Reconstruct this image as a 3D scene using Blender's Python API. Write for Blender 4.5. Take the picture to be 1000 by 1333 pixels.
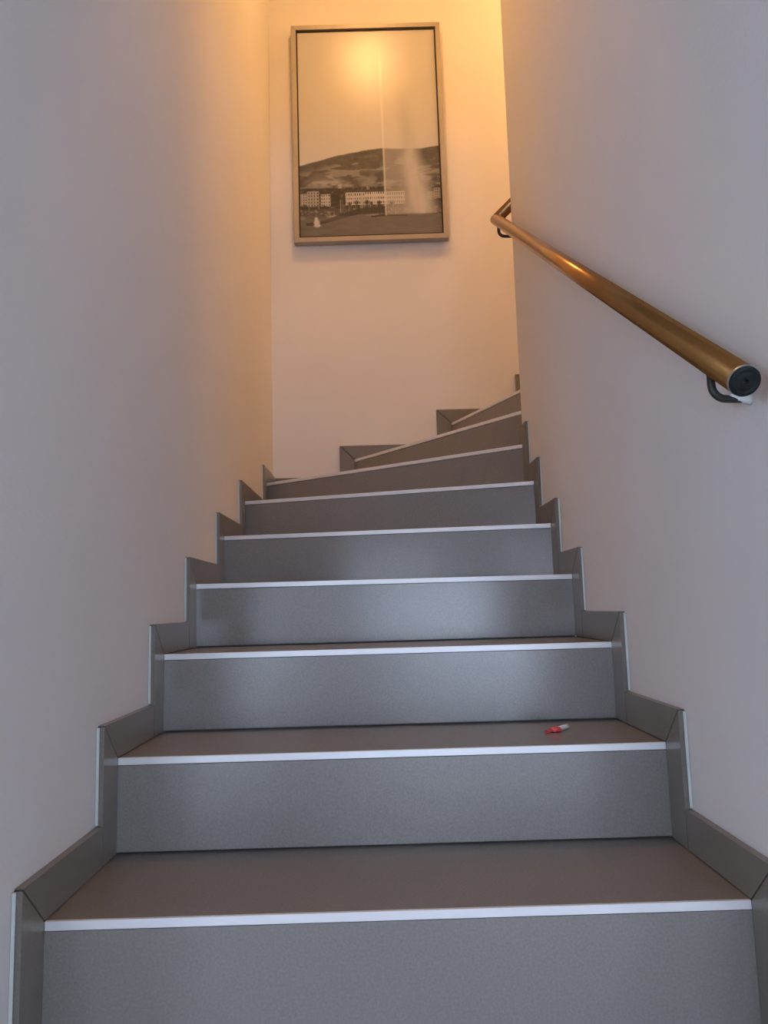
import bpy, bmesh, math, random
import numpy as np
from mathutils import Vector, Matrix

# ------------------------------------------------------------------ clear
for o in list(bpy.data.objects):
    bpy.data.objects.remove(o, do_unlink=True)
scene = bpy.context.scene
C = scene.collection
random.seed(7)

# ------------------------------------------------------------------ camera
CAM = (0.48585, -1.14893, 0.42626)
PITCH, YAW, ROLL = 0.12377, -0.007385, -0.027866
def cam_axes(p, y, r):
    f = Vector((0, math.cos(p), math.sin(p))); u = Vector((0, -math.sin(p), math.cos(p))); x = Vector((1, 0, 0))
    Z = Matrix.Rotation(y, 3, 'Z'); f, u, x = Z @ f, Z @ u, Z @ x
    c, s = math.cos(r), math.sin(r)
    return c * x + s * u, -s * x + c * u, f
X, U, F = cam_axes(PITCH, YAW, ROLL)
cd = bpy.data.cameras.new('camera'); cam = bpy.data.objects.new('camera', cd); C.objects.link(cam)
M = Matrix((X, U, -F)).transposed().to_4x4(); M.translation = CAM
cam.matrix_world = M
cd.sensor_fit = 'HORIZONTAL'; cd.sensor_width = 36.0; cd.lens = 36.0
cd.clip_start = 0.02
scene.camera = cam

# ------------------------------------------------------------------ light of the place
WORLD_COL, WORLD_STR = (0.76, 0.92, 1.21), 14.0
LAMP_COL, LAMP_STR, LAMP2_STR = (1.0, 0.51, 0.17), 86.0, 108.0
w = bpy.data.worlds.new('overcast_sky'); scene.world = w; w.use_nodes = True
bg = w.node_tree.nodes['Background']; bg.inputs[0].default_value = (*WORLD_COL, 1); bg.inputs[1].default_value = WORLD_STR
scene.view_settings.view_transform = 'Standard'; scene.view_settings.look = 'None'
scene.view_settings.gamma = 1.0; scene.view_settings.use_curve_mapping = False
scene.view_settings.exposure = 0.0
LX0, LX1 = -1.6, 2.6                           # side walls of the lobby in front of the stairs
WZ0, WZ1, LY = -0.12, 1.0, -5.2
WINDOWS = [('front', -1.45, -0.50), ('front', 0.62, 2.40), ('left', -3.6, -2.3), ('right', -3.6, -2.8)]   # lobby windows, range along their wall; side ones added to brighten the lower stairs
for side, a, b in WINDOWS:                      # sky portals in the window openings
    l = bpy.data.lights.new('window_portal', 'AREA'); l.shape = 'RECTANGLE'; l.size = b - a; l.size_y = WZ1 - WZ0
    l.cycles.is_portal = True
    lo = bpy.data.objects.new('window_portal', l); C.objects.link(lo); zc = (WZ0 + WZ1) / 2
    if side == 'front': lo.location = ((a + b) / 2, LY - 0.2, zc); lo.rotation_euler = (math.radians(90), 0, 0)
    elif side == 'left': lo.location = (LX0 - 0.2, (a + b) / 2, zc); lo.rotation_euler = (math.radians(90), 0, math.radians(-90))
    else: lo.location = (LX1 + 0.2, (a + b) / 2, zc); lo.rotation_euler = (math.radians(90), 0, math.radians(90))

# ------------------------------------------------------------------ materials
def mat(name):
    m = bpy.data.materials.new(name); m.use_nodes = True
    nt = m.node_tree; return m, nt, nt.nodes['Principled BSDF']
def plain(name, col, rough=0.5, metal=0.0, spec=0.5):
    m, nt, b = mat(name)
    b.inputs['Base Color'].default_value = (*col, 1); b.inputs['Roughness'].default_value = rough
    b.inputs['Metallic'].default_value = metal; b.inputs['Specular IOR Level'].default_value = spec
    return m
def mottled(name, c1, c2, scale, rough, bump=0.0, bscale=200, spec=0.5, detail=6, metal=0.0, speck=None, rvar=0.0):
    m, nt, b = mat(name); N = nt.nodes; L = nt.links
    tc = N.new('ShaderNodeTexCoord')
    n = N.new('ShaderNodeTexNoise'); n.inputs['Scale'].default_value = scale; n.inputs['Detail'].default_value = detail
    L.new(tc.outputs['Object'], n.inputs['Vector'])
    r = N.new('ShaderNodeValToRGB'); r.color_ramp.elements[0].position = 0.2; r.color_ramp.elements[1].position = 0.8
    r.color_ramp.elements[0].color = (*c1, 1); r.color_ramp.elements[1].color = (*c2, 1)
    L.new(n.outputs['Fac'], r.inputs['Fac']); out = r.outputs['Color']
    if speck:
        n2 = N.new('ShaderNodeTexNoise'); n2.inputs['Scale'].default_value = speck; n2.inputs['Detail'].default_value = 2
        L.new(tc.outputs['Object'], n2.inputs['Vector'])
        mx = N.new('ShaderNodeMix'); mx.data_type = 'RGBA'; mx.blend_type = 'OVERLAY'; mx.inputs[0].default_value = 0.22
        L.new(out, mx.inputs[6]); L.new(n2.outputs['Fac'], mx.inputs[7]); out = mx.outputs[2]
    L.new(out, b.inputs['Base Color'])
    b.inputs['Roughness'].default_value = rough; b.inputs['Specular IOR Level'].default_value = spec; b.inputs['Metallic'].default_value = metal
    if rvar:
        mr = N.new('ShaderNodeMapRange'); mr.inputs[3].default_value = rough - rvar; mr.inputs[4].default_value = rough + rvar
        L.new(n.outputs['Fac'], mr.inputs[0]); L.new(mr.outputs[0], b.inputs['Roughness'])
    if bump:
        n3 = N.new('ShaderNodeTexNoise'); n3.inputs['Scale'].default_value = bscale; n3.inputs['Detail'].default_value = 4
        L.new(tc.outputs['Object'], n3.inputs['Vector'])
        bp = N.new('ShaderNodeBump'); bp.inputs['Strength'].default_value = bump; bp.inputs['Distance'].default_value = 0.002
        L.new(n3.outputs['Fac'], bp.inputs['Height']); L.new(bp.outputs['Normal'], b.inputs['Normal'])
    return m
M_WALL = mottled('painted_plaster', (0.72, 0.695, 0.68), (0.75, 0.725, 0.71), 3.0, 0.75, bump=0.25, bscale=120, spec=0.25)
M_CEIL = mottled('ceiling_paint', (0.70, 0.69, 0.67), (0.74, 0.73, 0.71), 3.0, 0.85)
M_DARKCEIL = mottled('bounce_cutting_ceiling', (0.16, 0.10, 0.06), (0.22, 0.14, 0.085), 4.0, 0.6)  # invented dark tone for the unseen lobby ceiling, cuts bounce onto upper walls
M_TILE = mottled('polished_porcelain', (0.216, 0.198, 0.182), (0.254, 0.234, 0.217), 2.2, 0.24, spec=0.5, speck=260, detail=3)
M_SKIRT = mottled('skirting_porcelain', (0.178, 0.160, 0.138), (0.210, 0.190, 0.164), 4.0, 0.28, spec=0.5, speck=260)
M_GROUT = plain('dark_grout', (0.02, 0.018, 0.017), 0.9)
M_CORE = plain('concrete_core', (0.10, 0.095, 0.09), 0.95)
M_ALU = plain('anodised_aluminium', (0.80, 0.80, 0.81), 0.42, 0.25)
M_BEAD = plain('white_sealant', (0.55, 0.58, 0.55), 0.55)
M_FLOOR = mottled('lobby_floor_tile', (0.48, 0.48, 0.48), (0.54, 0.54, 0.54), 3.0, 0.3)
M_FRAME = mottled('silver_frame', (0.33, 0.30, 0.265), (0.38, 0.345, 0.31), 20.0, 0.42, metal=0.3)
M_LINER = plain('black_frame_liner', (0.012, 0.009, 0.007), 0.6)
M_BACK = plain('frame_backing', (0.25, 0.2, 0.15), 0.8)
M_RAIL = mottled('bronzed_rail', (0.27, 0.125, 0.034), (0.36, 0.175, 0.055), 9.0, 0.24, metal=0.75)
M_BRK = mottled('black_iron', (0.012, 0.012, 0.013), (0.05, 0.045, 0.04), 60.0, 0.45, bump=0.3, bscale=300)
M_CAP = mottled('black_plastic_cap', (0.004, 0.006, 0.006), (0.018, 0.022, 0.022), 50.0, 0.5, spec=0.25, bump=0.3, bscale=150)
M_RIM = plain('worn_metal_rim', (0.35, 0.36, 0.36), 0.35, 0.6)
M_PAINT = mottled('white_paint_daub', (0.78, 0.79, 0.78), (0.86, 0.87, 0.86), 40.0, 0.6, bump=0.4, bscale=90)
M_RED = mottled('red_foil', (0.55, 0.02, 0.04), (0.75, 0.12, 0.13), 120.0, 0.35)
M_WHITE = plain('white_paper', (0.80, 0.80, 0.78), 0.6)
M_WINF = plain('white_window_frame', (0.8, 0.8, 0.8), 0.4)
M_LAMPB = plain('lamp_base_metal', (0.6, 0.58, 0.55), 0.3, 0.6)

def glass_mat():
    m = bpy.data.materials.new('window_glass'); m.use_nodes = True; nt = m.node_tree; nt.nodes.clear()
    o = nt.nodes.new('ShaderNodeOutputMaterial'); t = nt.nodes.new('ShaderNodeBsdfTransparent'); g = nt.nodes.new('ShaderNodeBsdfGlossy')
    g.inputs['Roughness'].default_value = 0.02; mx = nt.nodes.new('ShaderNodeMixShader'); mx.inputs[0].default_value = 0.06
    nt.links.new(t.outputs[0], mx.inputs[1]); nt.links.new(g.outputs[0], mx.inputs[2]); nt.links.new(mx.outputs[0], o.inputs[0])
    return m
M_GLASS = glass_mat()
def glow(name, st):
    m, nt, b = mat(name); b.inputs['Base Color'].default_value = (0.9, 0.85, 0.75, 1)
    b.inputs['Emission Color'].default_value = (*LAMP_COL, 1); b.inputs['Emission Strength'].default_value = st
    return m
M_GLOW = glow('lit_opal_glass', LAMP_STR); M_GLOW2 = glow('lit_opal_glass_upper', LAMP2_STR)

# ------------------------------------------------------------------ helpers
def obj(name, bm, m, parent=None, smooth=False):
    bmesh.ops.recalc_face_normals(bm, faces=bm.faces)
    me = bpy.data.meshes.new(name); bm.to_mesh(me); bm.free()
    me.materials.append(m)
    if smooth:
        for p in me.polygons: p.use_smooth = True
    o = bpy.data.objects.new(name, me); C.objects.link(o)
    if parent: o.parent = parent
    return o
def empty(name, loc=(0, 0, 0)):
    o = bpy.data.objects.new(name, None); C.objects.link(o); o.location = loc; o.empty_display_size = 0.05; return o
def tag(o, label=None, cat=None, group=None, kind=None):
    if label: o['label'] = label
    if cat: o['category'] = cat
    if group: o['group'] = group
    if kind: o['kind'] = kind
    return o
def loft(bm, A, B):
    """closed solid between two equal polygons of 3D points"""
    a = [bm.verts.new(p) for p in A]; b = [bm.verts.new(p) for p in B]; n = len(a)
    bm.faces.new(a); bm.faces.new(b[::-1])
    for i in range(n): bm.faces.new((a[i], b[i], b[(i + 1) % n], a[(i + 1) % n]))
    return bm
def prism(poly, z0, z1, bm=None):
    bm = bm or bmesh.new()
    return loft(bm, [(x, y, z0) for x, y in poly], [(x, y, z1) for x, y in poly])
def box(x0, x1, y0, y1, z0, z1, bm=None):
    return prism([(x0, y0), (x1, y0), (x1, y1), (x0, y1)], z0, z1, bm)
def bevel(bm, w, seg=2):
    bmesh.ops.recalc_face_normals(bm, faces=bm.faces)
    bmesh.ops.bevel(bm, geom=[e for e in bm.edges if e.calc_length() > w * 2.2], offset=w, segments=seg, affect='EDGES', profile=0.5, clamp_overlap=True)
    return bm
def struct(name, bm, m, parent=None):
    return tag(obj(name, bm, m, parent), kind='structure')
def tube(pts, radii, seg=20, bm=None, caps=True):
    bm = bm or bmesh.new(); pts = [Vector(p) for p in pts]; n = len(pts); prev = None; rings = []
    T = []
    for i in range(n):
        a = pts[max(0, i - 1)]; b = pts[min(n - 1, i + 1)]
        t = (b - a).normalized()
        if 0 < i < n - 1:
            t = ((pts[i] - pts[i - 1]).normalized() + (pts[i + 1] - pts[i]).normalized()).normalized()
        T.append(t)
    nrm = T[0].orthogonal().normalized()
    for i in range(n):
        nrm = (nrm - T[i] * nrm.dot(T[i])).normalized(); bn = T[i].cross(nrm)
        r = radii[i] if isinstance(radii, (list, tuple)) else radii
        rings.append([bm.verts.new(pts[i] + (nrm * math.cos(2 * math.pi * k / seg) + bn * math.sin(2 * math.pi * k / seg)) * r) for k in range(seg)])
    for i in range(n - 1):
        for k in range(seg):
            bm.faces.new((rings[i][k], rings[i][(k + 1) % seg], rings[i + 1][(k + 1) % seg], rings[i + 1][k]))
    if caps:
        bm.faces.new(rings[0][::-1]); bm.faces.new(rings[-1])
    return bm

# ------------------------------------------------------------------ plan of the stairs
WL, WR = -0.013, 1.013            # plaster faces of the side walls (skirting faces at 0 and 1)
YB = 2.48                         # back wall
YE = 1.57                         # far end of the right wall, where the stairs turn
SK = 0.012                        # skirting thickness
SF, SV = 0.0735, 0.069            # skirting width beside a riser / above a tread
ZC, ZLC = 4.06, 2.2               # ceilings
ZF = -0.180                       # lobby floor
H = 0.1675
Z = {-1: ZF, 0: 0.0, 1: 0.1675, 2: 0.336, 3: 0.501, 4: 0.662, 5: 0.826, 6: 0.984, 7: 1.133, 8: 1.299, 9: 1.465}
YLEFT = {0: 0.0, 1: 0.297, 2: 0.593, 3: 0.892, 4: 1.258, 5: 1.640, 6: 2.19}
YRIGHT = {0: 0.0, 1: 0.297, 2: 0.593, 3: 0.912, 4: 1.133, 5: 1.350, 6: 1.512}
XBACK = {7: 0.380, 8: 0.850, 9: 1.240}
XFACE = {7: 1.049, 8: 1.223, 9: 1.420}
YSB, YSE = YB - SK, YE + SK
def nose(k):
    if k <= 6: return Vector((0, YLEFT[k])), Vector((1, YRIGHT[k]))
    return Vector((XBACK[k], YSB)), Vector((XFACE[k], YSE))

# ------------------------------------------------------------------ room shell
YM = -0.32                        # mouth of the stairs
struct('floor', box(LX0 - .15, LX1 + .15, LY - .15, YLEFT[0] + .004, ZF - .1, ZF), M_FLOOR)
def rounded_wall(poly, z0, z1, corner):
    """vertical wall prism with the one plan corner rounded as plaster corners are"""
    bm = prism(poly, z0, z1)
    bmesh.ops.recalc_face_normals(bm, faces=bm.faces)
    es = [e for e in bm.edges if all((Vector((v.co.x, v.co.y)) - Vector(corner)).length < 1e-4 for v in e.verts)]
    bmesh.ops.bevel(bm, geom=es, offset=0.006, segments=3, affect='EDGES', profile=0.5)
    return bm
struct('wall_left', prism([(WL, YM), (WL, YB + .15), (WL - .15, YB + .15), (WL - .15, YM + .15), (LX0 - .15, YM + .15), (LX0 - .15, YM)], ZF - .1, ZC), M_WALL)
struct('wall_right', rounded_wall([(WR, YM), (LX1 + .15, YM), (LX1 + .15, YM + .15), (WR + .15, YM + .15), (WR + .15, YE - .15), (LX1, YE - .15), (LX1, YE), (WR, YE)], ZF - .1, ZC, (WR, YE)), M_WALL)
struct('wall_back', box(WL, LX1, YB, YB + .15, Z[6] - .3, ZC), M_WALL)
struct('wall_upper_end', box(LX1 - .15, LX1, YE, YB, Z[6] - .3, ZC), M_WALL)
struct('wall_header_baffle', box(WL, WR, YM, 0.45, ZLC, ZC), M_WALL)     # unseen header, deepened to keep lamp light off the upper front walls
struct('ceiling', box(WL - .15, LX1, YM, YB + .15, ZC, ZC + .1), M_CEIL)
struct('ceiling_lobby', box(LX0 - .15, LX1 + .15, LY - .15, YM, ZLC, ZLC + .1), M_DARKCEIL)
def lobby_box(side, u0, u1, d0, d1, z0, z1, bm):
    """box in a lobby wall: u along the wall, d outwards from its inner face"""
    if side == 'front': return box(u0, u1, LY - d1, LY - d0, z0, z1, bm)
    if side == 'left': return box(LX0 - d1, LX0 - d0, u0, u1, z0, z1, bm)
    return box(LX1 + d0, LX1 + d1, u0, u1, z0, z1, bm)
nw = 0
for side, name, u0, u1 in (('front', 'wall_front', LX0 - .15, LX1 + .15), ('left', 'wall_lobby_left', LY, YM), ('right', 'wall_lobby_right', LY, YM)):
    ws = [(a, b) for sd, a, b in WINDOWS if sd == side]
    bm = bmesh.new(); cur = u0
    for a, b in ws:
        lobby_box(side, cur, a, 0, .15, ZF, ZLC, bm); cur = b
        lobby_box(side, a, b, 0, .15, ZF, WZ0, bm); lobby_box(side, a, b, 0, .15, WZ1, ZLC, bm)
    lobby_box(side, cur, u1, 0, .15, ZF, ZLC, bm)
    struct(name, bm, M_WALL)
    for a, b in ws:
        nw += 1; bm = bmesh.new(); t = .05; c = (a + b) / 2
        for q in ((a, a + t, WZ0, WZ1), (b - t, b, WZ0, WZ1), (a + t, b - t, WZ0, WZ0 + t), (a + t, b - t, WZ1 - t, WZ1), (c - .03, c + .03, WZ0 + t, WZ1 - t)):
            lobby_box(side, q[0], q[1], .05, .11, q[2], q[3], bm)
        wn = struct('window_%d' % nw, bm, M_WINF)
        for ua, ub in ((a + t, c - .03), (c + .03, b - t)):
            obj('pane', lobby_box(side, ua, ub, .077, .083, WZ0 + t, WZ1 - t, bmesh.new()), M_GLASS, wn)

# ------------------------------------------------------------------ staircase
stairs = tag(empty('staircase', (0.5, 0, ZF)), 'grey tiled staircase with white metal nosings winding to the right', 'staircase')
def keep(o):                       # child keeps its world place under the staircase empty
    o.parent = stairs; o.matrix_parent_inverse = Matrix.Translation(-Vector(stairs.location)); return o
def band(a, b, d0, d1, z0, z1, bm=None, ext=0.0):
    """slab along the plan line a-b, between distances d0..d1 behind it (uphill positive)"""
    d = (b - a).normalized(); n = Vector((-d.y, d.x))
    a2, b2 = a - d * ext, b + d * ext
    return prism([tuple(a2 + n * d0), tuple(b2 + n * d0), tuple(b2 + n * d1), tuple(a2 + n * d1)], z0, z1, bm)
STRIP = 0.0125
for k in range(0, 10):
    a, b = nose(k); z = Z[k]; zp = Z[k - 1]
    d = (b - a).normalized(); n = Vector((-d.y, d.x))
    # plan outline of the tread
    if k < 6: na, nb = nose(k + 1); poly = [a, b, nb, na]
    elif k == 6: na, nb = nose(7); poly = [a, b, Vector((1, YSE)), nb, na, Vector((0, YSB))]
    elif k < 9: na, nb = nose(k + 1); poly = [a, b, nb, na]
    else: poly = [a, b, Vector((LX1 - .152, YSE)), Vector((LX1 - .152, YSB))]
    def shifted(front, back, side):
        P = []
        nk = None
        if k not in (9,):
            dd = (nb - na).normalized(); nk = Vector((-dd.y, dd.x))
        for i, p in enumerate(poly):
            p = p.copy()
            if i in (0, 1): p += n * front
            elif nk is not None and any((p - e).length < 1e-6 for e in (na, nb)): p += nk * back
            P.append(p)
        # reach under the skirting to the plaster, along each nosing line
        if side:
            for i, p in enumerate(P):
                lin = d if i in (0, 1) else (dd if nk is not None and any((poly[i] - e).length < 1e-6 for e in (na, nb)) else None)
                def to_x(x):
                    if lin is not None: p.y += lin.y / lin.x * (x - p.x)
                    p.x = x
                def to_y(y):
                    if lin is not None: p.x += lin.x / lin.y * (y - p.y)
                    p.y = y
                q = poly[i]
                if abs(q.y - YSB) < 1e-4: 
                    if abs(q.x) < 1e-4: p.x = WL + .001
                    to_y(YB - .001)
                elif abs(q.y - YSE) < 1e-4:
                    if abs(q.x - 1) < 1e-4: p.x = WR - .001
                    else: to_y(YE + .001)
                elif abs(q.x) < 1e-4: to_x(WL + .001)
                elif abs(q.x - 1) < 1e-4: to_x(WR - .001)
        return [tuple(p) for p in P]
    core = keep(obj('step', prism(shifted(0.012, -0.002, False), max(zp - .12, ZF), z - .013), M_CORE))
    e = 0.004
    obj('riser_tile', band(a, b, 0.0, 0.0105, zp + .0035, z - STRIP - .0012, ext=.009 if k < 6 else (.005 if k == 6 else 0)), M_TILE, core)
    tr = obj('tread_tile', prism(shifted(0.0045, 0.009, True), z - .012, z), M_TILE, core)
    st = band(a, b, -0.0016, 0.0042, z - STRIP, z + .0004); bevel(st, 0.0006, 1)
    obj('nosing_strip', st, M_ALU, core)

# ------------------------------------------------------------------ skirting tiles
G = 0.0015                          # half joint
def skirt_piece(name, poly, to3, parent, m=M_SKIRT, g=G):
    c = Vector((sum(p[0] for p in poly) / len(poly), sum(p[1] for p in poly) / len(poly)))
    # inset each edge by g
    P = [Vector(p) for p in poly]; n = len(P)
    area = sum(P[i].x * P[(i + 1) % n].y - P[(i + 1) % n].x * P[i].y for i in range(n))
    if area < 0: P.reverse()
    Q = []
    for i in range(n):
        p0, p1, p2 = P[i - 1], P[i], P[(i + 1) % n]
        d1 = (p1 - p0).normalized(); d2 = (p2 - p1).normalized()
        n1 = Vector((-d1.y, d1.x)); n2 = Vector((-d2.y, d2.x))
        s = n1 + n2; q = p1 + s * (g / max(0.3, s.dot(n1)))
        Q.append(q)
    bm = loft(bmesh.new(), [to3(q.x, q.y, 0.0) for q in Q], [to3(q.x, q.y, SK) for q in Q])
    return obj(name, bm, m, parent)
def grout_piece(bm, poly, to3):
    c = Vector((sum(p[0] for p in poly) / len(poly), sum(p[1] for p in poly) / len(poly)))
    loft(bm, [to3(p[0], p[1], 0.0) for p in poly], [to3(p[0], p[1], SK * .3) for p in poly])
def skirting(root, ks, pos, to3, start=None, end=None, bead=True, first_h=None):
    """ks: step numbers whose riser meets this wall; pos[k]: place of that riser along the wall"""
    grout = bmesh.new()
    if first_h is not None:          # tread strip that starts at the corner
        k0, u0 = first_h; u1 = pos[ks[0]] - SF
        poly = [(u0, Z[k0]), (u1, Z[k0]), (u1, Z[k0] + SV), (u0, Z[k0] + SV)]
        skirt_piece('skirting_tile', poly, to3, root); grout_piece(grout, poly, to3)
    for i, k in enumerate(ks):
        u = pos[k]
        uf = u - SF
        if start is not None: uf = max(uf, start)
        v = [(u, Z[k - 1]), (u, Z[k]), (uf, Z[k] + SV), (uf, Z[k - 1])]
        t = skirt_piece('skirting_tile', v, to3, root)
        grout_piece(grout, [(u, Z[k - 1]), (u, Z[k]), (uf + .003, Z[k] + SV - .003), (uf + .003, Z[k - 1])], to3)
        if bead:
            bz0 = Z[k - 1] + (SV if k > ks[0] else 0) + .001
            bb = loft(bmesh.new(), [to3(u - SF - .0035, bz0, 0), to3(u - SF + .0, bz0, 0), to3(u - SF + .0, bz0, .0042), to3(u - SF - .0015, bz0, .0042)],
                      [to3(u - SF - .0035, Z[k] + SV - .004, 0), to3(u - SF + .0, Z[k] + SV - .004, 0), to3(u - SF + .0, Z[k] + SV - .004, .0042), to3(u - SF - .0015, Z[k] + SV - .004, .0042)])
            obj('sealant_bead', bb, M_BEAD, t)
        ue = (pos[k + 1] - SF) if k + 1 in pos else end
        hp = [(u, Z[k]), (ue, Z[k]), (ue, Z[k] + SV), (uf, Z[k] + SV)]
        skirt_piece('skirting_tile', hp, to3, root)
        grout_piece(grout, [(u, Z[k]), (ue + .003, Z[k]), (ue + .003, Z[k] + SV - .003), (uf + .003, Z[k] + SV - .003)], to3)
    obj('grout', grout, M_GROUT, root)
def skroot(name):
    o = empty(name); o['kind'] = 'structure'; return o
skirting(skroot('baseboard_left'), list(range(0, 7)), YLEFT, lambda u, z, d: (WL + .0008 + d, u, z), end=YB - .004, first_h=(-1, YM + .001))
skirting(skroot('baseboard_right'), list(range(0, 7)), YRIGHT, lambda u, z, d: (WR - .0008 - d, u, z), end=YE - .004, first_h=(-1, YM + .001))
skirting(skroot('baseboard_back'), [7, 8, 9], XBACK, lambda u, z, d: (u, YB - .0008 - d, z), end=LX1 - .155, bead=False, first_h=(6, 0.0))
skirting(skroot('baseboard_inner'), [7, 8, 9], XFACE, lambda u, z, d: (u, YE + .0008 + d, z), end=LX1 - .155, bead=False, start=WR + .004)

# ------------------------------------------------------------------ framed picture
FY = 2.43                            # front plane of the frame
TL, TR, BR, BL = (0.106, 3.380), (0.865, 3.384), (0.870, 2.222), (0.109, 2.216)
pic = tag(empty('framed_picture', ((TL[0] + BR[0]) / 2, YB, BL[1])), 'silver framed black and white photo of a lake fountain hung on the back wall', 'picture')
def pk(o):
    o.parent = pic; o.matrix_parent_inverse = Matrix.Translation(-Vector(pic.location)); return o
def lerp2(u, v):
    a = Vector(TL).lerp(Vector(TR), u); b = Vector(BL).lerp(Vector(BR), u); return a.lerp(b, v)
WPX, HPX = 0.762, 1.166
fu, fv = 0.0245 / WPX, 0.0245 / HPX
out = [lerp2(0, 0), lerp2(1, 0), lerp2(1, 1), lerp2(0, 1)]
inn = [lerp2(fu, fv), lerp2(1 - fu, fv), lerp2(1 - fu, 1 - fv), lerp2(fu, 1 - fv)]
for i in range(4):
    j = (i + 1) % 4
    q = [out[i], out[j], inn[j], inn[i]]
    bm = loft(bmesh.new(), [(p.x, FY, p.y) for p in q], [(p.x, YB - .008, p.y) for p in q]); bevel(bm, .0012, 1)
    pk(obj('frame_rail', bm, M_FRAME))
lu, lv = 0.0315 / WPX, 0.0335 / HPX
l2 = [lerp2(lu, lv), lerp2(1 - lu, lv), lerp2(1 - lu, 1 - lv), lerp2(lu, 1 - lv)]
bm = bmesh.new()
for i in range(4):
    j = (i + 1) % 4; q = [inn[i], inn[j], l2[j], l2[i]]
    loft(bm, [(p.x, FY + .009, p.y) for p in q], [(p.x, FY + .013, p.y) for p in q])
pk(obj('liner', bm, M_LINER))
q = [lerp2(.01, .007), lerp2(.99, .007), lerp2(.99, .993), lerp2(.01, .993)]
pk(obj('backing', loft(bmesh.new(), [(p.x, FY + .0135, p.y) for p in q], [(p.x, YB - .009, p.y) for p in q]), M_BACK))

# the print: a black and white photograph, drawn as a colour attribute on a fine grid
NU, NV = 250, 380
uu, vv = np.meshgrid(np.linspace(0, 1, NU), np.linspace(0, 1, NV))
rs = np.random.RandomState(3)
def vnoise(fx, fy, seed, octv=4):
    r = np.random.RandomState(seed); tot = 0; amp = 1; s = 0
    for o in range(octv):
        gx, gy = int(fx * 2 ** o) + 2, int(fy * 2 ** o) + 2
        g = r.rand(gy + 1, gx + 1); x = uu * (gx - 1); y = vv * (gy - 1)
        xi, yi = x.astype(int), y.astype(int); xf, yf = x - xi, y - yi
        xf = xf * xf * (3 - 2 * xf); yf = yf * yf * (3 - 2 * yf)
        v = (g[yi, xi] * (1 - xf) + g[yi, xi + 1] * xf) * (1 - yf) + (g[yi + 1, xi] * (1 - xf) + g[yi + 1, xi + 1] * xf) * yf
        tot = tot + v * amp; s += amp; amp *= .55
    return tot / s
def ss(a, b, x):
    t = np.clip((x - a) / (b - a), 0, 1); return t * t * (3 - 2 * t)
def over(img, col, m): return img * (1 - m) + col * m
img = 0.50 + 0.02 * vnoise(3, 4, 1)                                   # sky
ridge = np.interp(uu, [0, .12, .25, .4, .5, .58, .72, .86, 1], [.660, .640, .618, .600, .590, .585, .590, .592, .578]) + .006 * (vnoise(14, 2, 2) - .5)
hill = ss(-.003, .004, vv - ridge)
hn = vnoise(7, 22, 4); hf = vnoise(26, 60, 5)
hillc = .070 + .07 * (hf - .4)
patch = ss(.50, .64, vnoise(7, 46, 8)) * ss(.02, .06, vv - ridge)
hillc = hillc + .13 * patch + .11 * ss(.5, .75, hn) * ss(.66, .76, vv)
hillc = np.clip(hillc, .03, 1)
img = over(img, hillc, hill)
# town strip
town = ss(.765, .775, vv) * (1 - ss(.875, .885, vv))
tn = vnoise(60, 110, 11)
img = over(img, .035 + .09 * ss(.5, .8, tn), town)
def blockrect(u0, u1, v0, v1, base, cols, rows, dark=.06):
    global img
    m = ((uu > u0) & (uu < u1) & (vv > v0) & (vv < v1)).astype(float)
    wu = ((uu - u0) / (u1 - u0) * cols) % 1; wv = ((vv - v0) / (v1 - v0) * rows) % 1
    win = ((wu > .3) & (wu < .72) & (wv > .3) & (wv < .8)).astype(float)
    img = over(img, base * (1 - win) + dark * win, m * .92)
for (a, b, c, d, g, nc, nr) in [(0, .05, .795, .855, .36, 3, 5), (.05, .135, .785, .86, .32, 4, 5), (.145, .215, .80, .86, .44, 4, 4),
                                (.325, .46, .795, .855, .46, 9, 3), (.46, .60, .79, .855, .50, 9, 3), (.60, .745, .795, .855, .44, 9, 3),
                                (.90, .965, .80, .84, .26, 5, 3), (.955, 1.0, .785, .835, .28, 3, 4), (.27, .30, .757, .775, .38, 2, 1),
                                (.47, .49, .768, .782, .26, 2, 1), (.60, .65, .772, .784, .20, 4, 1)]:
    blockrect(a, b, c, d, g, nc, nr)
roof = ((uu > .32) & (uu < .75) & (vv > .782) & (vv < .795)); img = np.where(roof, .05, img)
for cx, cv, rr in [(.40, .845, .02), (.475, .845, .022), (.505, .85, .016), (.56, .848, .018), (.65, .85, .02), (.24, .81, .03), (.27, .83, .03), (.305, .84, .022),
                   (.96, .85, .03), (.03, .865, .03), (.1, .87, .03), (.17, .868, .025), (.35, .85, .015)]:
    dd = ((uu - cx) / rr) ** 2 + ((vv - cv) * 1.53 / rr) ** 2
    img = over(img, .03, np.clip(1.2 - dd, 0, 1) * (vnoise(80, 120, 21) > .3))
# quay, boats and masts
quay = ss(.868, .876, vv) * (1 - ss(.9, .906, vv)); img = over(img, .07 + .16 * ss(.55, .75, vnoise(70, 120, 31)), quay)
for i in range(26):
    mu = .27 + rs.rand() * .6; mt = .80 + rs.rand() * .06
    img = over(img, .28, ((np.abs(uu - mu) < .0028) & (vv > mt) & (vv < .89)).astype(float) * .45)
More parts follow.
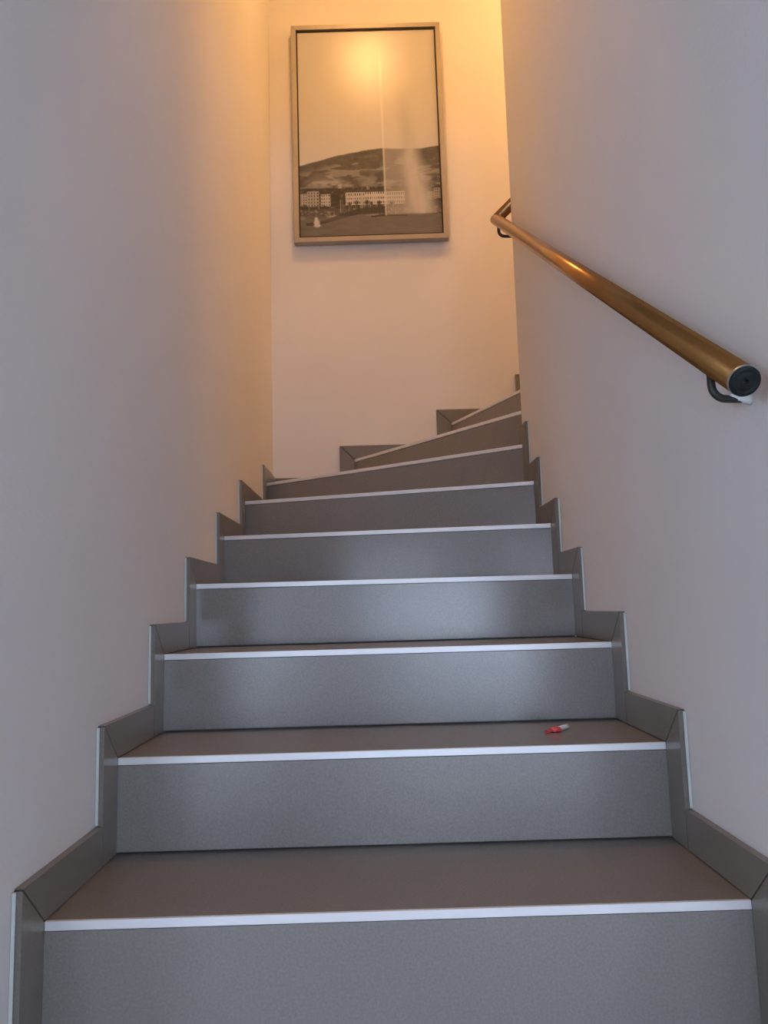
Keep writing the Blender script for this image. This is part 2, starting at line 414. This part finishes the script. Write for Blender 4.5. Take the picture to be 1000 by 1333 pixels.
# water
wl = .905 + .012 * ss(.4, 0, uu)
water = ss(0, .006, vv - wl); wn = vnoise(10, 120, 41)
img = over(img, .115 + .05 * (wn - .5) + .02 * uu, water)
jet = ((np.abs(vv - (.942 - .06 * ss(.05, .5, uu))) < .007 * (1 + ss(0, .5, uu))) & (uu > .04) & (uu < .62)).astype(float)
img = over(img, .035, jet * .9)
jet2 = ((np.abs(vv - (.918 - .012 * uu)) < .004) & (uu > .5)).astype(float); img = over(img, .03, jet2 * .9)
li = ((np.abs(vv - (.915 + .02 * uu)) < .012) & (uu > .0) & (uu < .42) & (vv > .90)).astype(float); img = over(img, .15, li * .3)
# lighthouse / white boat
for cx, cv, rw, rh in [(.115, .935, .022, .013), (.112, .92, .012, .012), (.118, .949, .025, .008)]:
    dd = ((uu - cx) / rw) ** 2 + ((vv - cv) / rh) ** 2; img = over(img, .48, np.clip(1.4 - dd, 0, 1))
# fountain: thin rising jet, leaning plume, falling spray
jx = .607 - .012 * (0.91 - vv)
jetm = np.exp(-((uu - jx) / (.0045 + .004 * (1 - vv))) ** 2) * ss(.08, .2, vv) * (1 - ss(.905, .915, vv))
pw = ss(.02, .20, vv)
left = jx - .004; right = .62 + .14 * ss(.05, .30, vv) + .22 * ss(.25, .95, vv)
pl = ss(0, .012, uu - left) * (1 - ss(-.06, .03, uu - right)) * ss(.04, .14, vv - .25 * np.clip(uu - .6, 0, 1)) * (1 - ss(.9, .915, vv))
pn = vnoise(14, 9, 51)
img = over(img, .52 + .08 * (pn - .5), pl * np.where(vv < ridge, .22, .34))
dark = np.exp(-((uu - (.72 + .10 * vv)) / .05) ** 2) * ss(.25, .45, vv) * (1 - ss(.56, .62, vv)); img = img * (1 - .14 * dark)
sp = .725 + .09 * (vv - .5) / .4
spray = np.exp(-((uu - (.79 + .06 * ss(.6, .9, vv))) / (.055 + .035 * ss(.6, .92, vv))) ** 2) * ss(.45, .68, vv) * (1 - ss(.895, .915, vv))
img = over(img, .40 + .10 * pn, np.clip(spray * (1.0 + .5 * (pn - .5)), 0, .92))
img = over(img, .66, jetm * .65)
img = over(img, .58, np.exp(-(((uu - .605) / .02) ** 2 + ((vv - .14) / .07) ** 2)) * .25)
img = np.clip(img, .015, .9)
ip = np.empty((NV, NU, 3))
lx = [lerp2(lu, lv), lerp2(1 - lu, lv), lerp2(lu, 1 - lv), lerp2(1 - lu, 1 - lv)]
for ax in (0, 1):
    t = (1 - uu) * lx[0][ax] + uu * lx[1][ax]; b_ = (1 - uu) * lx[2][ax] + uu * lx[3][ax]
    ip[:, :, 0 if ax == 0 else 2] = t * (1 - vv) + b_ * vv
ip[:, :, 1] = FY + .0115
front = ip.reshape(-1, 3); back = [(p.x, FY + .013, p.y) for p in l2]
idx = np.arange(NU * NV).reshape(NV, NU)
fa = np.stack([idx[:-1, :-1], idx[1:, :-1], idx[1:, 1:], idx[:-1, 1:]], -1).reshape(-1, 4).tolist()
nb_ = NU * NV; verts = front.tolist() + [tuple(p) for p in back]
bt = [nb_, nb_ + 1, nb_ + 2, nb_ + 3]
fa.append(bt)
edges_ = [idx[0, :].tolist(), idx[:, -1].tolist(), idx[-1, ::-1].tolist(), idx[::-1, 0].tolist()]
for i in range(4): fa.append(edges_[i] + [bt[(i + 1) % 4], bt[i]])
me = bpy.data.meshes.new('print'); me.from_pydata(verts, [], fa); me.update()
at = me.color_attributes.new('tone', 'FLOAT_COLOR', 'POINT')
g = np.concatenate([img.ravel(), np.full(4, .5)]); rgba = np.stack([g, g * .985, g * .96, np.ones_like(g)], -1)
at.data.foreach_set('color', rgba.ravel().astype(np.float32))
mp, nt, b_ = mat('photo_print'); vc = nt.nodes.new('ShaderNodeVertexColor'); vc.layer_name = 'tone'
nt.links.new(vc.outputs['Color'], b_.inputs['Base Color']); b_.inputs['Roughness'].default_value = 0.285; b_.inputs['Specular IOR Level'].default_value = 0.5
me.materials.append(mp)
po = bpy.data.objects.new('print', me); C.objects.link(po); pk(po); po['label'] = 'black and white photo of a tall fountain before a hillside town'

# ------------------------------------------------------------------ handrail
RX = 0.962
R0 = Vector((RX, -0.187, 0.7045)); R1 = Vector((RX, 1.603, 1.874)); RR = 0.0205
R2 = R1 + Vector((0.95, 0.012, 0.95)) * 0.9
hr = tag(empty('handrail', (RX, R0.y, R0.z)), 'round bronze coloured handrail mounted along the right wall', 'handrail')
def hk(o):
    o.parent = hr; o.matrix_parent_inverse = Matrix.Translation(-Vector(hr.location)); return o
dr = (R1 - R0).normalized()
# lower rail with a mitred far end, upper rail round the corner
d2 = (R2 - R1).normalized(); mn = (dr + d2).normalized(); 
def mitred(p0, p1, cut, seg=40):
    """tube p0->p1 whose end p1 is cut by the plane through p1 with normal cut"""
    bm = bmesh.new(); d = (p1 - p0).normalized(); e1 = d.orthogonal().normalized(); e2 = d.cross(e1); A = []; B = []
    for k in range(seg):
        o = (e1 * math.cos(2 * math.pi * k / seg) + e2 * math.sin(2 * math.pi * k / seg)) * RR
        A.append(bm.verts.new(p0 + o)); t = -o.dot(cut) / d.dot(cut); B.append(bm.verts.new(p1 + o + d * t))
    for k in range(seg): bm.faces.new((A[k], A[(k + 1) % seg], B[(k + 1) % seg], B[k]))
    bm.faces.new(A[::-1]); bm.faces.new(B)
    return bm
def shade_tube(o):
    for p in o.data.polygons: p.use_smooth = len(p.vertices) == 4
    return o
hk(shade_tube(obj('rail_tube', mitred(R0, R1, mn), M_RAIL)))
hk(shade_tube(obj('rail_tube', mitred(R2, R1, mn), M_RAIL)))
# end cap: metal rim, black plug with a small central hole
rim = hk(obj('end_rim', tube([R0 - dr * .003, R0 + dr * .001], RR * 1.02, 40), M_RIM))
bm = bmesh.new(); seg = 40
e1 = Vector((1, 0, 0)); e2 = dr.cross(e1).normalized()
prof = [(RR * .98, -.003), (RR * .96, -.0062), (RR * .80, -.0072), (RR * .62, -.0062), (RR * .40, -.0068), (RR * .20, -.0068), (RR * .15, -.0030), (.0005, -.0030)]
rings = [[bm.verts.new(R0 + dr * h + (e1 * math.cos(2 * math.pi * k / seg) + e2 * math.sin(2 * math.pi * k / seg)) * r) for k in range(seg)] for r, h in prof]
for i in range(len(rings) - 1):
    for k in range(seg): bm.faces.new((rings[i][k], rings[i][(k + 1) % seg], rings[i + 1][(k + 1) % seg], rings[i + 1][k]))
bm.faces.new(rings[-1]); bm.faces.new(rings[0][::-1])
ec = hk(obj('end_cap', bm, M_CAP)); ec['label'] = 'black plastic plug in the open end of the rail'
def bracket(y, paint):
    t = (y - R0.y) / (R1.y - R0.y); c = R0.lerp(R1, t)
    drop = 0.038; r = .0056; xb = c.x - .002; pts = [(xb, y, c.z - RR * .9), (xb, y, c.z - RR - .016)]
    rad = .020; zc = c.z - RR - .018; 
    for i in range(1, 9):
        a = math.pi / 2 * i / 8; pts.append((xb + rad * (1 - math.cos(a)), y, zc - rad * math.sin(a)))
    pts.append((WR - .008, y, zc - rad - .001)); pts.append((WR, y, zc - rad - .001))
    br = hk(obj('bracket', tube(pts, r, 14), M_BRK, None, True))
    if paint:
        zz = zc - rad; bm = tube([(WR - .030, y, zz + .0025), (WR - .018, y, zz + .0012), (WR - .006, y, zz), (WR, y, zz)], [.0046, .0070, .0080, .0100], 14)
        for v in bm.verts: v.co += Vector((random.uniform(-.0012, .0012), random.uniform(-.0012, .0012), random.uniform(-.001, .001)))
        p = obj('paint_daub', bm, M_PAINT, None, True); p.parent = br; p.matrix_parent_inverse = br.matrix_parent_inverse.copy()
        p.matrix_parent_inverse = Matrix.Translation(-Vector(hr.location)) @ Matrix.Identity(4)
        p.matrix_parent_inverse = Matrix.Identity(4)
    return br
bracket(-0.098, True)
bracket(1.545, False)

# ------------------------------------------------------------------ scrap on the second tread
zt = Z[1]
sc = tag(empty('candy_wrapper', (0.837, 0.447, zt)), 'tiny crumpled red and white wrapper lying on the second tread', 'wrapper')
def sk_(o): o.parent = sc; o.location = (0, 0, 0); return o
bm = bmesh.new(); bmesh.ops.create_icosphere(bm, subdivisions=2, radius=1)
for v in bm.verts:
    s = 1 + random.uniform(-.22, .22)
    v.co = Vector((v.co.x * .013 * s - .004, v.co.y * .010 * s - .004, max(0, v.co.z * .006 * s + .005)))
sk_(obj('foil_body', bm, M_RED))
bm = bmesh.new()      # flared twist end of the foil
pts = [(-.014, -.006, .004), (-.020, -.009, .003), (-.026, -.011, .003)]
tube(pts, [.003, .0045, .007], 9, bm)
for v in bm.verts: v.co.z = max(0.0, v.co.z * .6)
sk_(obj('twist_end', bm, M_RED))
bm = tube([(.002, .004, .0052), (.010, .012, .0056), (.020, .023, .0054), (.028, .032, .0052)], [.0044, .0048, .0050, .0046], 12)
sk_(obj('paper_tube', bm, M_WHITE, None, True))

# ------------------------------------------------------------------ ceiling lamps
def flush_lamp(x, y, label, m):
    lamp = tag(empty('ceiling_lamp', (x, y, ZC)), label, 'lamp', 'flush ceiling lamps over the stairs')
    b = obj('base', tube([(0, 0, 0), (0, 0, -.020), (0, 0, -.026)], [.165, .165, .158], 40), M_LAMPB, lamp)
    d = obj('diffuser', tube([(0, 0, -.026), (0, 0, -.034), (0, 0, -.037)], [.145, .143, .135], 40), m, lamp)
    return lamp
flush_lamp(0.50, 1.33, 'round flush ceiling lamp glowing warm in front of the picture', M_GLOW)
flush_lamp(1.78, 2.06, 'round flush ceiling lamp glowing warm over the upper flight', M_GLOW2)
